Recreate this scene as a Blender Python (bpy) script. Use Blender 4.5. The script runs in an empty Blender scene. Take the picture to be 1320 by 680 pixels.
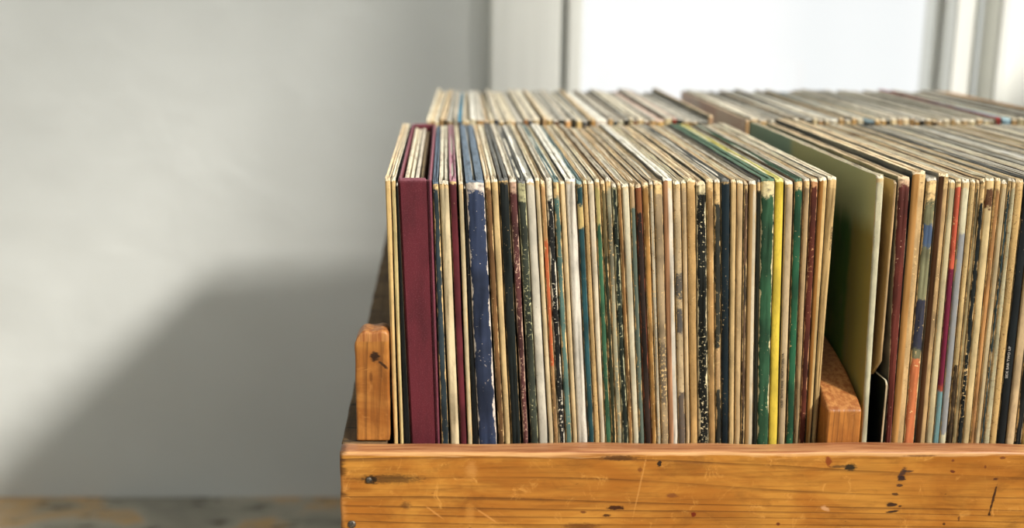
import bpy, math, random
from mathutils import Vector, noise as mnoise

R = random.Random(11)
SC = bpy.context.scene
COL = SC.collection

# ------------------------------------------------------------------ camera geometry (photo frame 1320 x 680)
F, PX, PY = 1500.0, 575.0, 340.0
TH = math.atan(353.0 / F)
CT, ST = math.cos(TH), math.sin(TH)
H = 0.74                                     # camera height above the floor


def down(py, Y):
    """height below the camera of photo row py on the plane at distance Y"""
    return Y * math.tan(TH + math.atan((py - PY) / F))


def wx(px, Y, dn):
    return (px - PX) / F * (Y * CT + dn * ST)


def P(px, py, Y):
    dn = down(py, Y)
    return wx(px, Y, dn), H - dn


def lin(c):
    o = []
    for v in c:
        v = v / 255.0
        o.append(v / 12.92 if v <= 0.04045 else ((v + 0.055) / 1.055) ** 2.4)
    return tuple(o)


ALB = .84


def rgba(c, k=None):
    k = ALB if k is None else k
    l = lin(c)
    return (min(l[0] * k, .92), min(l[1] * k, .92), min(l[2] * k, .92), 1.0)


# ------------------------------------------------------------------ node helpers
class NT:
    def __init__(self, name):
        self.m = bpy.data.materials.new(name)
        self.m.use_nodes = True
        self.t = self.m.node_tree
        self.n = self.t.nodes
        self.n.clear()
        self.out = self.n.new('ShaderNodeOutputMaterial')
        self.b = self.n.new('ShaderNodeBsdfPrincipled')
        self.t.links.new(self.b.outputs[0], self.out.inputs[0])

    def link(self, a, b):
        self.t.links.new(a, b)

    def _set(self, sock, v):
        if isinstance(v, bpy.types.NodeSocket):
            self.link(v, sock)
        elif v is not None:
            sock.default_value = v

    def math(self, op, a, b=None, c=None, clamp=False):
        n = self.n.new('ShaderNodeMath')
        n.operation = op
        n.use_clamp = clamp
        self._set(n.inputs[0], a)
        self._set(n.inputs[1], b)
        self._set(n.inputs[2], c)
        return n.outputs[0]

    def step(self, v, lo, hi, a=0.0, b=1.0):
        n = self.n.new('ShaderNodeMapRange')
        n.interpolation_type = 'SMOOTHSTEP'
        for i, x in enumerate((v, lo, hi, a, b)):
            self._set(n.inputs[i], x)
        return n.outputs[0]

    def mix(self, f, a, b, mode='MIX'):
        n = self.n.new('ShaderNodeMix')
        n.data_type = 'RGBA'
        n.blend_type = mode
        self._set(n.inputs[0], f)
        self._set(n.inputs[6], a)
        self._set(n.inputs[7], b)
        return n.outputs[2]

    def coord(self, which='Object'):
        return self.n.new('ShaderNodeTexCoord').outputs[which]

    def sep(self, v):
        n = self.n.new('ShaderNodeSeparateXYZ')
        self.link(v, n.inputs[0])
        return n.outputs

    def comb(self, x, y, z):
        n = self.n.new('ShaderNodeCombineXYZ')
        for i, v in enumerate((x, y, z)):
            self._set(n.inputs[i], v)
        return n.outputs[0]

    def mapping(self, v, loc=(0, 0, 0), scale=(1, 1, 1), rot=(0, 0, 0)):
        n = self.n.new('ShaderNodeMapping')
        self.link(v, n.inputs[0])
        n.inputs[1].default_value = loc
        n.inputs[2].default_value = rot
        n.inputs[3].default_value = scale
        return n.outputs[0]

    def noise(self, v, scale=1.0, detail=3.0, rough=.6, dist=0.0, dims='3D', w=0.0, color=False):
        n = self.n.new('ShaderNodeTexNoise')
        n.noise_dimensions = dims
        self.link(v, n.inputs['Vector'])
        if dims == '4D':
            n.inputs['W'].default_value = w
        n.inputs['Scale'].default_value = scale
        n.inputs['Detail'].default_value = detail
        n.inputs['Roughness'].default_value = rough
        n.inputs['Distortion'].default_value = dist
        return n.outputs[1] if color else n.outputs[0]

    def ramp(self, f, stops, interp='LINEAR'):
        n = self.n.new('ShaderNodeValToRGB')
        self.link(f, n.inputs[0])
        cr = n.color_ramp
        cr.interpolation = interp
        while len(cr.elements) < len(stops):
            cr.elements.new(.5)
        for e, (p, c) in zip(cr.elements, stops):
            e.position = p
            e.color = c
        return n.outputs[0]

    def bump(self, h, strength=.3, dist=.001):
        n = self.n.new('ShaderNodeBump')
        n.inputs['Strength'].default_value = strength
        n.inputs['Distance'].default_value = dist
        self.link(h, n.inputs['Height'])
        self.link(n.outputs[0], self.b.inputs['Normal'])

    def done(self, color, rough=.6, spec=.35):
        self._set(self.b.inputs['Base Color'], color)
        self._set(self.b.inputs['Roughness'], rough)
        self.b.inputs['Specular IOR Level'].default_value = spec
        return self.m


CARD = (226, 190, 132)
DIRT = (120, 84, 48)


def spine_material(name, base, wear=.3, edge=.0005, t=.004, bands=(), card=CARD, top=.004, dirt=.25, sat=1.0):
    """printed paper spine: worn through to brown board along its edges and at its head"""
    N = NT(name)
    w = R.uniform(0, 50)
    uv = N.sep(N.coord('UV'))
    u, v = uv[0], uv[1]
    x = N.math('MULTIPLY', u, t)
    vec = N.comb(x, v, w)
    light = sum(base) > 480
    if not light:
        mean = sum(base) / 3.0
        base = tuple(q * .87 + mean * .13 for q in base)
    b0 = rgba(base)
    b1 = rgba(tuple(c * (.82 if light else .66) for c in base))
    big = N.noise(vec, 22, 3, .6)
    col = N.mix(N.step(big, .38, .66), b0, b1)
    jag = N.noise(vec, 260, 3, .7)
    for (y0, y1, c) in bands:
        vj = N.math('ADD', v, N.math('MULTIPLY', N.math('SUBTRACT', jag, .5), .012))
        f = N.math('MULTIPLY', N.step(vj, y0 - .0012, y0 + .0012), N.step(vj, y1 - .0012, y1 + .0012, 1, 0))
        col = N.mix(f, col, rgba(c))
    gr = N.noise(N.comb(N.math('MULTIPLY', x, 4.0), v, w + 3), 160, 5, .75)
    col = N.mix(N.math('MULTIPLY', N.step(gr, .44, .72), .38 if light else .3), col, rgba(tuple(c * .62 for c in base)))
    # worn edges
    d = N.math('MULTIPLY', N.math('SUBTRACT', .5, N.math('ABSOLUTE', N.math('SUBTRACT', u, .5))), t)
    streak = N.noise(N.comb(N.math('MULTIPLY', u, 1.5), N.math('MULTIPLY', v, 60), w), 1.0, 4, .65)
    lim = N.math('MULTIPLY', N.step(streak, .38, .74), edge * 1.9)
    em = N.math('LESS_THAN', d, lim)
    # chips and spots, denser in some stretches
    dens = N.noise(N.comb(0.0, N.math('MULTIPLY', v, 14), w + 7), 1.0, 2, .5)
    spots = N.noise(vec, 620, 2, .6)
    thr = N.step(dens, .36, .70, .80 - .12 * wear, .70 - .19 * wear)
    sm = N.math('GREATER_THAN', spots, thr)
    tm = N.step(N.math('ADD', v, N.math('MULTIPLY', jag, .010)), .316 - top, .3185 - top)
    m = N.math('MAXIMUM', N.math('MAXIMUM', em, sm), tm)
    cn = N.noise(vec, 330, 3, .6)
    cc = N.ramp(cn, [(.3, rgba(tuple(q * .62 for q in card))), (.5, rgba(card)), (.75, rgba(tuple(min(255, q * 1.12) for q in card)))])
    if light:
        dk = N.mix(N.step(N.noise(vec, 480, 3, .7), .62 - .1 * dirt, .72), rgba(card), rgba(DIRT))
        m2 = N.math('MULTIPLY', m, .75)
        col = N.mix(m2, col, dk)
        f = N.math('MULTIPLY', N.step(N.noise(vec, 700, 3, .7), .70 - .12 * dirt, .76 - .08 * dirt), .8)
        col = N.mix(f, col, rgba(DIRT))
    else:
        col = N.mix(m, col, cc)
    N.bump(N.math('ADD', N.math('MULTIPLY', jag, .5), N.math('MULTIPLY', m, .4)), .35, .0004)
    return N.done(col, .6 if not light else .75, .22)


def edge_material(name, tint, seed):
    """sleeve edges seen from above"""
    tint = tuple(min(252, q * 1.09) for q in tint)
    N = NT(name)
    co = N.coord('Object')
    a = N.noise(N.mapping(co, (seed, 0, 0), (300, 45, 300)), 1, 4, .65)
    b = N.noise(N.mapping(co, (0, seed, 0), (900, 260, 900)), 1, 3, .6)
    c0 = rgba(tuple(q * .74 for q in tint))
    col = N.ramp(a, [(.3, c0), (.48, rgba(tint)), (.75, rgba(tuple(min(255, q * 1.12) for q in tint)))])
    col = N.mix(N.math('MULTIPLY', N.step(b, .62, .72), .7), col, rgba((150, 108, 66)))
    N.bump(b, .3, .0004)
    return N.done(col, .75, .2)


def cover_material(name, base, second, seed):
    N = NT(name)
    co = N.coord('Object')
    a = N.noise(N.mapping(co, (seed, 0, 0), (1, 14, 14)), 1, 4, .6, .5)
    b = N.noise(N.mapping(co, (seed, 0, 0), (1, 240, 240)), 1, 3, .6)
    col = N.mix(N.step(a, .42, .6), rgba(base), rgba(second))
    col = N.mix(N.step(b, .66, .74), col, rgba(tuple(min(255, q + 40) for q in base)))
    return N.done(col, .5, .35)


EDGE_TINTS = [(222, 208, 182), (205, 196, 178), (226, 214, 190), (190, 184, 170), (222, 198, 162), (208, 186, 152), (232, 226, 210), (176, 172, 160)]
EDGES = [edge_material('sleeve_edge_%s' % w, t, i * 3.1) for i, (w, t) in enumerate(zip(
    ('cream', 'grey_cream', 'light_cream', 'grey', 'tan', 'brown_tan', 'white', 'dull_grey'), EDGE_TINTS))]
for w_, t_ in (('slate_blue', (104, 118, 132)), ('dusty_maroon', (160, 118, 128)), ('pale_yellow', (226, 214, 130)), ('dark_green', (84, 108, 88)), ('dark_grey', (104, 104, 100)), ('grey_teal', (128, 148, 146))):
    EDGES.append(edge_material('sleeve_edge_' + w_, t_, len(w_) * 1.7))
COVERS = [cover_material('cover_%d' % i, a, b, i * 5.0) for i, (a, b) in enumerate([
    ((96, 92, 80), (150, 140, 115)), ((50, 58, 60), (100, 100, 90)), ((150, 120, 84), (96, 70, 48)), ((170, 160, 140), (120, 118, 108)),
    ((60, 40, 34), (110, 80, 60))])]
PAPER = edge_material('inner_sleeve_paper', (216, 208, 190), 4.4)
PAPER_GREY = edge_material('inner_sleeve_grey_paper', (168, 162, 150), 9.4)


# ------------------------------------------------------------------ mesh helpers
def link_mesh(name, verts, faces, mats, parent=None, midx=None, uvs=None, loc=(0, 0, 0), smooth=False):
    me = bpy.data.meshes.new(name)
    me.from_pydata([tuple(v) for v in verts], [], faces)
    for m in mats:
        me.materials.append(m)
    if midx:
        for p, i in zip(me.polygons, midx):
            p.material_index = i
    if uvs:
        uvl = me.uv_layers.new(name='UVMap')
        k = 0
        for p, fu in zip(me.polygons, uvs):
            for c in fu:
                uvl.data[k].uv = c
                k += 1
    if smooth:
        for p in me.polygons:
            p.use_smooth = True
    me.validate()
    me.update()
    o = bpy.data.objects.new(name, me)
    o.location = loc
    COL.objects.link(o)
    if parent:
        o.parent = parent
    return o


def tag(o, label, cat, group=None):
    o['label'] = label
    o['category'] = cat
    if group:
        o['group'] = group
    return o


def struct(o):
    o['kind'] = 'structure'
    return o


class MB:
    """collects boxes with bevelled edges into one mesh"""

    def __init__(self):
        self.v, self.f = [], []

    def box(self, x0, x1, y0, y1, z0, z1, b=0.0):
        n = len(self.v)
        if b <= 0:
            self.v += [(x0, y0, z0), (x1, y0, z0), (x1, y1, z0), (x0, y1, z0), (x0, y0, z1), (x1, y0, z1), (x1, y1, z1), (x0, y1, z1)]
            for q in ((0, 3, 2, 1), (4, 5, 6, 7), (0, 1, 5, 4), (1, 2, 6, 5), (2, 3, 7, 6), (3, 0, 4, 7)):
                self.f.append(tuple(n + i for i in q))
            return self
        import bmesh
        bm = bmesh.new()
        bmesh.ops.create_cube(bm, size=1)
        for v in bm.verts:
            v.co = Vector(((x0 + x1) / 2 + v.co.x * (x1 - x0), (y0 + y1) / 2 + v.co.y * (y1 - y0), (z0 + z1) / 2 + v.co.z * (z1 - z0)))
        bmesh.ops.bevel(bm, geom=bm.edges[:], offset=b, segments=2, affect='EDGES')
        bm.verts.index_update()
        self.v += [tuple(v.co) for v in bm.verts]
        self.f += [tuple(n + v.index for v in f.verts) for f in bm.faces]
        bm.free()
        return self

    def build(self, name, mat, parent=None, origin=(0, 0, 0)):
        ox, oy, oz = origin
        vs = [(x - ox, y - oy, z - oz) for x, y, z in self.v]
        return link_mesh(name, vs, self.f, [mat], parent, loc=(0, 0, 0) if parent else origin)


# ------------------------------------------------------------------ sleeves
DECK = H - .429


def sleeve(name, xt, xb, Y0, ztop, mats, depth=.313, parent=None, skew=(0.0, 0.0), back_up=0.0, groove=.0010, z0=DECK, wob=.0003,
           notch=None, bend=None, corner=.0022, seed=0, bulge=.0013):
    """card sleeve standing on edge. xt/xb = (x left, x right) at the head and at the foot."""
    r = random.Random(seed * 7 + 3)
    t = xt[1] - xt[0]
    hgt = ztop - z0
    per = []                                             # perimeter (y, z, kind, ny, nz)
    nz = 24
    for i in range(nz + 1):
        z = (hgt - corner) * i / nz
        yo = 0.0
        if notch:
            zc, dy = notch
            if z < zc:
                yo = dy * min(1.0, (zc - z) / .012)
        per.append((yo, z, 's', -1, 0))
    for i in range(1, 4):
        a = i / 4 * math.pi / 2
        per.append((corner * (1 - math.cos(a)), hgt - corner + corner * math.sin(a), 's' if i < 2 else 'e', -math.cos(a), math.sin(a)))
    ny = 16
    for i in range(ny + 1):
        y = corner + (depth - 2 * corner) * i / ny
        per.append((y, hgt + back_up * i / ny, 'e', 0, 1))
    per.append((depth - corner * .3, hgt + back_up - corner * .3, 'e', .7, .7))
    for i in range(nz, -1, -1):
        per.append((depth, (hgt - corner) * i / nz, 'e', 1, 0))
    b_ = min(.0010, t * .30) / t
    S = [0, b_ * .2, b_ * .55, b_, .42, .58, 1 - b_, 1 - b_ * .55, 1 - b_ * .2, 1]
    if groove > .004:
        b_ = .42 if t > .011 else .40
        S = [0, b_ * .1, b_ * .5, b_ - .01, b_, 1 - b_, 1.01 - b_, 1 - b_ * .5, 1 - b_ * .1, 1]
        S[3:7] = [b_ - .01, b_, 1 - b_, 1.01 - b_]
    insT = [.0003, .0001, 0, .0002, groove, groove, .0002, 0, .0001, .0003]
    D = min(bulge, t * .38)
    insF = [D * (1 - math.sqrt(max(0, 1 - abs(2 * q - 1) ** 2.6))) for q in S]
    ox = (xb[0] + xb[1]) / 2
    fv = 0.0 if z0 + .20 > ztop else .139 / hgt
    verts, n = [], len(per)
    off = r.uniform(0, 100)
    for k, s in enumerate(S):
        for j, (y, z, kind, dy, dz) in enumerate(per):
            g = insT[k] if dz > .9 and y > corner * 1.01 else (insF[k] if dy < 0 else 0)
            f = z / hgt
            if bend:
                xl = bend(f)
                X = xl[0] + (xl[1] - xl[0]) * s
            else:
                fq = max(0.0, (f - fv) / (1 - fv))
                X = (xb[0] + (xb[1] - xb[0]) * s) * (1 - fq) + (xt[0] + (xt[1] - xt[0]) * s) * fq
            X += (skew[0] + (skew[1] - skew[0]) * s) * y / depth
            X += mnoise.noise(Vector((3.3, z * 9, 0))) * .0005
            w = mnoise.noise(Vector((off + k * .35, z * 60, y * 40))) * wob
            cj = r.uniform(-1, 1) * wob * (2.2 if .0 < y < .004 and z > hgt - .006 else .3)
            verts.append((X - ox, y + (-dy) * g + (w + cj) * abs(dy) + (0 if dz < .9 else 0), z - max(0, dz) * g + (w * 1.5 + cj) * max(0, dz)))
    faces, mi, uvs = [], [], []
    for k in range(len(S) - 1):
        for j in range(n - 1):
            a, b, c, d = k * n + j, (k + 1) * n + j, (k + 1) * n + j + 1, k * n + j + 1
            faces.append((a, b, c, d))
            e = per[j + 1][2] == 'e'
            mi.append(1 if e else 0)
            if e:
                uvs.append([(S[k], per[j][0]), (S[k + 1], per[j][0]), (S[k + 1], per[j + 1][0]), (S[k], per[j + 1][0])])
            else:
                uvs.append([(S[k], per[j][1]), (S[k + 1], per[j][1]), (S[k + 1], per[j + 1][1]), (S[k], per[j + 1][1])])
        a, b, c, d = k * n + n - 1, (k + 1) * n + n - 1, (k + 1) * n, k * n
        faces.append((a, b, c, d))
        mi.append(1)
        uvs.append([(0, 0)] * 4)
    for base, flip in ((0, False), ((len(S) - 1) * n, True)):
        quads = [(i, i + 1, n - 2 - i, n - 1 - i) for i in range(nz)] + [tuple(range(nz, n - nz))]
        for q in quads:
            if flip:
                q = q[::-1]
            faces.append(tuple(base + i for i in q))
            mi.append(2)
            uvs.append([(per[i][0], per[i][1]) for i in q])
    o = link_mesh(name, verts, faces, mats, parent, mi, uvs, loc=(ox, Y0, z0))
    for p in o.data.polygons:
        p.use_smooth = p.material_index == 0
    return o


def inner_sleeve(o, x0, x1, Y0, ztop, depth=.308, mat=None, x0b=None, x1b=None, seed=0, name='inner_sleeve'):
    """paper inner sleeve, a wavy sheet standing inside its jacket; coordinates are world ones"""
    r = random.Random(seed)
    if x0b is None:
        x0b, x1b = x0, x1
    L = o.location
    n = 14
    vs, fs = [], []
    ph = r.uniform(0, 9)
    for i in range(n + 1):
        y = Y0 + depth * i / n
        zz = ztop + math.sin(i * .9 + ph) * .0004 - (.004 if i == 0 else 0)
        for (x, z) in ((x0b, DECK + .002), (x1b, DECK + .002), (x1b, H - .289), (x1, zz), (x0, zz), (x0b, H - .289)):
            vs.append((x - L.x, y - L.y, z - L.z))
    for i in range(n):
        a = i * 6
        for j in range(6):
            fs.append((a + j, a + (j + 1) % 6, a + 6 + (j + 1) % 6, a + 6 + j))
    for k in (0, n * 6):
        fs.append((k, k + 1, k + 2, k + 5))
        fs.append((k + 5, k + 2, k + 3, k + 4))
    return link_mesh(name, vs, fs, [mat or PAPER], o)


ZT = H - .1162
GROUP_F = 'records standing in the front row of the crate'
GROUP_R = 'records standing in the rear row of the crate'
ORD = ['next', 'second', 'third', 'fourth', 'fifth', 'sixth', 'seventh', 'eighth', 'ninth', 'tenth', 'eleventh', 'twelfth', 'thirteenth', 'fourteenth']
WHERE = dict(enumerate('%s right of' % w for w in ('immediately', 'second', 'third', 'fourth', 'fifth', 'sixth', 'seventh', 'eighth', 'ninth', 'tenth', 'eleventh', 'twelfth', 'thirteenth')))


def zpx(py, Y=.723):
    """photo row -> height above the deck on the front plane"""
    return H - down(py, Y) - DECK


CREAM, TAN, WHITE = (226, 206, 160), (204, 160, 100), (232, 224, 200)
# desc | TL TR (photo x at row 250) | BL BR (at row 570) | colour | wear | options
FRONT = [
    ('thin worn tan', 496.5, 503.5, 508, 513, (222, 186, 124), .4, {'e': 4}),
    ('thin cream yellow', 504.5, 510.5, 516, 521, (224, 200, 140), .3, {'e': 0}),
    ('thin black', 511, 513.6, 521.6, 529, (22, 24, 22), .02, {'top': 0, 'edge': .0, 'e': 7, 'h': -.003}),
    ('BOX', 514, 557, 530, 567, (92, 30, 40), 0, {}),
    ('thin slate blue', 558, 565, 569.5, 578.5, (52, 68, 76), .25, {'e': 8}),
    ('broad cream', 566.5, 578, 581.5, 592, (228, 206, 164), .05, {'anchor': 'broad cream sleeve', 'e': 2, 'edge': .0001}),
    ('plain maroon', 579.5, 588.5, 594, 602, (122, 40, 50), .05, {'e': 9, 'edge': .0001, 'top': .001}),
    ('narrow cream', 591, 597.5, 603.5, 610, (220, 200, 158), .15, {'e': 0}),
    ('thin black', 598, 600.2, 610.3, 617, (20, 22, 22), .02, {'top': 0, 'edge': .0, 'e': 7, 'h': -.003}),
    ('wide navy blue, white-chipped', 600.8, 624, 617.5, 640.5, (50, 62, 92), .35, {'anchor': 'wide navy blue sleeve', 'e': 8, 'edge': .0010, 'top': .006, 'card': (220, 205, 190)}),
    ('brown and tan', 625.5, 633, 643.5, 651, (140, 96, 52), .4, {'e': 5}),
    ('narrow cream', 634, 642, 651.5, 658, (226, 194, 138), .5, {'e': 0}),
    ('black-green glossy', 643.5, 655.5, 660, 671.5, (26, 34, 32), .1, {'e': 12, 'edge': .0002, 'top': .001}),
    ('scuffed maroon brown', 657, 666, 675, 681, (104, 56, 54), .75, {'e': 1, 'edge': .0008, 'card': (214, 176, 150), 'top': .008}),
    ('scuffed olive black', 667.5, 677.5, 685, 694, (66, 72, 58), .6, {'e': 12, 'top': .012, 'card': (190, 184, 140)}),
    ('broad white', 678.5, 689.5, 695.5, 706.5, (236, 226, 204), .0, {'anchor': 'broad white sleeve', 'e': 6, 'edge': .0001, 'top': .002}),
    ('narrow cream', 690.3, 696, 708, 714.5, (232, 208, 164), .1, {'e': 0}),
    ('tan, rust-red lower down', 697, 702.8, 715, 720.3, (206, 152, 92), .3, {'e': 4, 'bands': [(470, 310, (196, 100, 58))]}),
    ('white-flecked black', 703.8, 712, 720.8, 728.5, (34, 34, 32), .8, {'e': 1, 'edge': .0008, 'card': (224, 214, 190), 'top': .012}),
    ('pale teal', 713.5, 721, 730, 737.5, (98, 134, 122), .35, {'e': 13, 'edge': .0006, 'top': .010, 'anchor': 'pale teal sleeve'}),
    ('narrow cream', 721.7, 728.3, 739, 744.5, (228, 200, 152), .2, {'e': 0}),
    ('very broad white', 729.3, 742.5, 745.5, 758.8, (236, 226, 208), .0, {'anchor': 'very broad white sleeve', 'e': 6, 'edge': .0001, 'top': .001}),
    ('peacock blue, patched cream', 743.3, 751, 759.2, 766.3, (44, 94, 100), .15, {'e': 13, 'edge': .0002, 'top': .003, 'bands': [(293, 266, (214, 186, 120))], 'anchor': 'peacock blue sleeve'}),
    ('speckled tan', 751.8, 757.5, 767.3, 773.3, (208, 172, 116), .5, {'e': 4, 'dirt': 1.0}),
    ('clean white', 758.3, 766.2, 774.3, 780.5, (234, 216, 184), .1, {'e': 2, 'top': .002}),
    ('green, buff near its head', 767, 773.6, 781.3, 788, (66, 122, 84), .3, {'e': 0, 'edge': .0004, 'bands': [(288, 225, (188, 172, 108))], 'anchor': 'green sleeve with buff head'}),
    ('thin dark olive', 774.3, 780.2, 789, 795, (112, 96, 56), .5, {'e': 5, 'bands': [(600, 330, (44, 48, 32))]}),
    ('mottled grey', 781, 788, 795.8, 802.3, (172, 164, 130), .6, {'e': 1, 'dirt': 1.0}),
    ('green-black speckled', 788.6, 795.2, 803, 810.5, (42, 54, 42), .9, {'e': 1, 'edge': .0007, 'card': (196, 190, 150)}),
    ('plain brown', 795.8, 800.8, 811.2, 815.8, (160, 112, 58), .2, {'e': 5}),
    ('rounded ivory', 801.5, 811, 817, 824.5, (222, 210, 178), .3, {'anchor': 'rounded ivory sleeve', 'e': 2}),
    ('buff, grey-green below', 811.7, 818.3, 824.8, 831.3, (196, 160, 112), .4, {'e': 5, 'bands': [(600, 268, (98, 112, 100))]}),
    ('rusty black', 819.3, 826.8, 832, 840.5, (54, 38, 30), .5, {'e': 5, 'bands': [(272, 232, (140, 88, 52))], 'edge': .0004, 'card': (150, 84, 56)}),
    ('golden brown', 828, 836.3, 841, 847, (202, 142, 66), .3, {'e': 4}),
    ('thin chipped grey', 837, 841.6, 847.6, 851.8, (200, 186, 158), .7, {'e': 1, 'dirt': 1.0}),
    ('torn, grey-brown wide', 843, 854, 853.3, 862, (188, 158, 116), .7, {'anchor': 'torn grey-brown sleeve', 'e': 4, 'dirt': 1.0, 'top': .008, 'bands': [(520, 440, (120, 104, 84))]}),
    ('white and pinkish brown', 855, 866.5, 863.3, 874, (238, 226, 204), .1, {'e': 6, 'anchor': 'white and pinkish sleeve', 'half': (192, 140, 100)}),
    ('black-patched cream', 868, 877.2, 875.2, 883.8, (218, 190, 146), .5, {'e': 0, 'dirt': 1.0, 'bands': [(384, 352, (88, 84, 78)), (430, 398, (84, 80, 76)), (600, 505, (98, 86, 76))]}),
    ('narrow buff', 878, 884.8, 884.8, 889.5, (216, 186, 142), .3, {'e': 0}),
    ('gold-brown', 885.5, 896.5, 891, 900, (214, 170, 108), .35, {'e': 4, 'dirt': .8}),
    ('wide black, cream-chipped', 897.5, 909.6, 901, 914, (32, 34, 28), .7, {'anchor': 'wide black cream-chipped sleeve', 'e': 4, 'edge': .0008, 'card': (226, 208, 164), 'top': .008}),
    ('honey tan split', 910.5, 919.3, 914.7, 922.2, (210, 158, 90), .3, {'e': 4}),
    ('grey-black, torn', 920.3, 928.3, 923.3, 930, (62, 62, 52), .5, {'e': 1, 'top': .014, 'edge': .0006, 'bands': [(500, 448, (196, 158, 112))]}),
    ('glossy blue-black', 929.5, 940.5, 931, 938.8, (20, 38, 46), .25, {'e': 12, 'edge': .0001, 'top': .001, 'anchor': 'glossy blue-black sleeve'}),
    ('tan, frayed', 942, 948.8, 939.8, 946, (218, 184, 128), .4, {'e': 4}),
    ('buff, round-edged', 950, 958, 947.2, 954.5, (214, 180, 130), .25, {'e': 0}),
    ('thin, brown and black', 959, 963.6, 955.2, 959.5, (120, 88, 62), .8, {'e': 5, 'dirt': 1.0, 'bands': [(392, 340, (60, 50, 40)), (600, 520, (60, 48, 36))]}),
    ('greyish cream', 965.5, 975.3, 960.5, 970, (222, 204, 172), .1, {'e': 1, 'half': (178, 142, 92)}),
    ('slim olive-black', 976, 980.4, 971, 976, (36, 38, 24), .1, {'e': 12, 'top': .006, 'edge': .0}),
    ('broad green, torn along both edges', 981, 998.4, 976.4, 990.5, (52, 102, 66), .25, {'anchor': 'broad green torn-edged sleeve', 'e': 11, 'edge': .0009, 'card': (226, 208, 158), 'top': .010}),
    ('bright yellow', 999.3, 1009.8, 991.4, 1002, (240, 208, 76), .0, {'anchor': 'bright yellow sleeve', 'e': 10, 'edge': .0, 'top': .0}),
    ('beige, tiny black lettering', 1012, 1022, 1004, 1011.8, (206, 180, 140), .1, {'e': 1, 'text': ('OLD  BOYS RIDE  NORTH DELTA', (30, 26, 22), 1008.5, 525, 455)}),
    ('deep green, light-edged', 1024, 1034, 1014, 1022.5, (40, 104, 68), .2, {'e': 11, 'edge': .0003, 'top': .005, 'anchor': 'deep green light-edged sleeve'}),
    ('narrow beige', 1035.7, 1043.3, 1024, 1029, (190, 156, 108), .2, {'e': 1, 'y': .004}),
    ('dark oxblood', 1045, 1053.6, 1030.3, 1037.3, (106, 44, 28), .35, {'e': 4, 'y': .0055, 'edge': .0006, 'card': (206, 150, 104)}),
    ('cream and brown', 1055, 1065.2, 1039, 1045, (222, 184, 122), .2, {'e': 0, 'y': .007, 'half': (168, 116, 56)}),
    ('last tan', 1066.3, 1077.3, 1046.8, 1052, (212, 176, 118), .3, {'e': 0, 'y': .0075, 'text': ('TWO  MARCH', (40, 34, 28), 1072, 322, 292)}),
    # second section, behind the wooden divider
    ('GREEN', 1129, 1138.3, 1110.6, 1117.5, (214, 206, 172), .05, {'e': 2, 'dz': .0016, 'anchor': 'large pale green cover'}),
    ('TORN', 1152.8, 1156.4, 1118, 1121, (216, 178, 126), .1, {'e': 2}),
    ('SINGLE', 0, 0, 0, 0, None, 0, {}),
    ('dark red-brown', 1157.6, 1172, 1142, 1149, (112, 44, 32), .3, {'e': 5, 'dz': .0015, 'top': .002, 'edge': .0004, 'card': (214, 176, 140), 'anchor': 'dark red-brown sleeve'}),
    ('tall frayed double tan', 1175, 1191.5, 1150, 1164.8, (214, 176, 122), .4, {'e': 4, 'dz': .0050, 'half': (190, 138, 76), 'dirt': .8}),
    ('olive, blue and orange blotched', 1193.5, 1206.5, 1165.6, 1178.3, (140, 136, 96), .4, {'e': 1, 'bands': [(318, 290, (74, 92, 120)), (450, 385, (52, 52, 66)), (600, 462, (196, 112, 68))], 'top': .012}),
    ('dark-sided tan', 1209, 1221.8, 1181, 1192.8, (206, 164, 106), .4, {'e': 4, 'dz': .004, 'half': (84, 52, 26)}),  # dark half paints the shaded gap beside this sleeve
    ('buff cream', 1222.5, 1231, 1194, 1203, (212, 194, 150), .3, {'e': 0}),
    ('orange-red and crimson', 1231.6, 1239, 1203.5, 1211, (222, 92, 60), .1, {'e': 4, 'edge': .0001, 'top': .003, 'bands': [(496, 345, (112, 28, 56)), (600, 505, (112, 150, 150))], 'anchor': 'orange-red and crimson sleeve'}),
    ('ivory, grey-blue lower down', 1239.4, 1249.3, 1211.5, 1219.5, (224, 214, 178), .1, {'e': 2, 'bands': [(560, 300, (150, 150, 150))]}),
    ('light tan', 1250, 1256.8, 1221, 1227, (218, 186, 128), .4, {'e': 0, 'bands': [(600, 470, (52, 38, 22))], 'dirt': .8}),
    ('slim drab olive', 1257.5, 1262.6, 1227.8, 1233.3, (160, 138, 92), .3, {'e': 5}),
    ('flecked black', 1263.2, 1269.6, 1233.8, 1240.8, (28, 34, 32), .6, {'e': 4, 'top': .014}),
    ('cream, brown tear at its head', 1270, 1281, 1241.4, 1250, (226, 198, 144), .4, {'e': 0, 'bands': [(268, 244, (90, 54, 30))], 'anchor': 'cream sleeve with brown tear'}),
    ('orange tan', 1281.8, 1289.2, 1250.6, 1256, (210, 146, 80), .3, {'e': 4}),
    ('cream brown', 1290, 1297.8, 1256.8, 1263.5, (212, 188, 144), .4, {'e': 2}),
    ('slim dark teal', 1298.2, 1302.6, 1264.2, 1267.8, (50, 70, 72), .3, {'e': 1}),
    ('grey-cream', 1303, 1308.6, 1268.4, 1276, (196, 184, 146), .4, {'e': 1, 'dirt': 1.0}),
    ('frayed tan', 1309.2, 1318.4, 1276.8, 1284.6, (214, 176, 114), .5, {'e': 4, 'dirt': 1.0}),
    ('black, tiny pale lettering', 1319.5, 1330.5, 1285.6, 1296, (24, 30, 32), .1, {'e': 12, 'top': .001, 'edge': .0001, 'anchor': 'black sleeve with tiny pale lettering', 'text': ('SIDE BAR TWO UP', (206, 196, 184), 1299.5, 487, 446)}),
    ('broad beige', 1332.5, 1343, 1297.6, 1307.6, (222, 190, 144), .1, {'e': 0}),
    ('grey-black', 1345.5, 1357, 1309, 1317, (38, 40, 38), .2, {'e': 3}),
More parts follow.
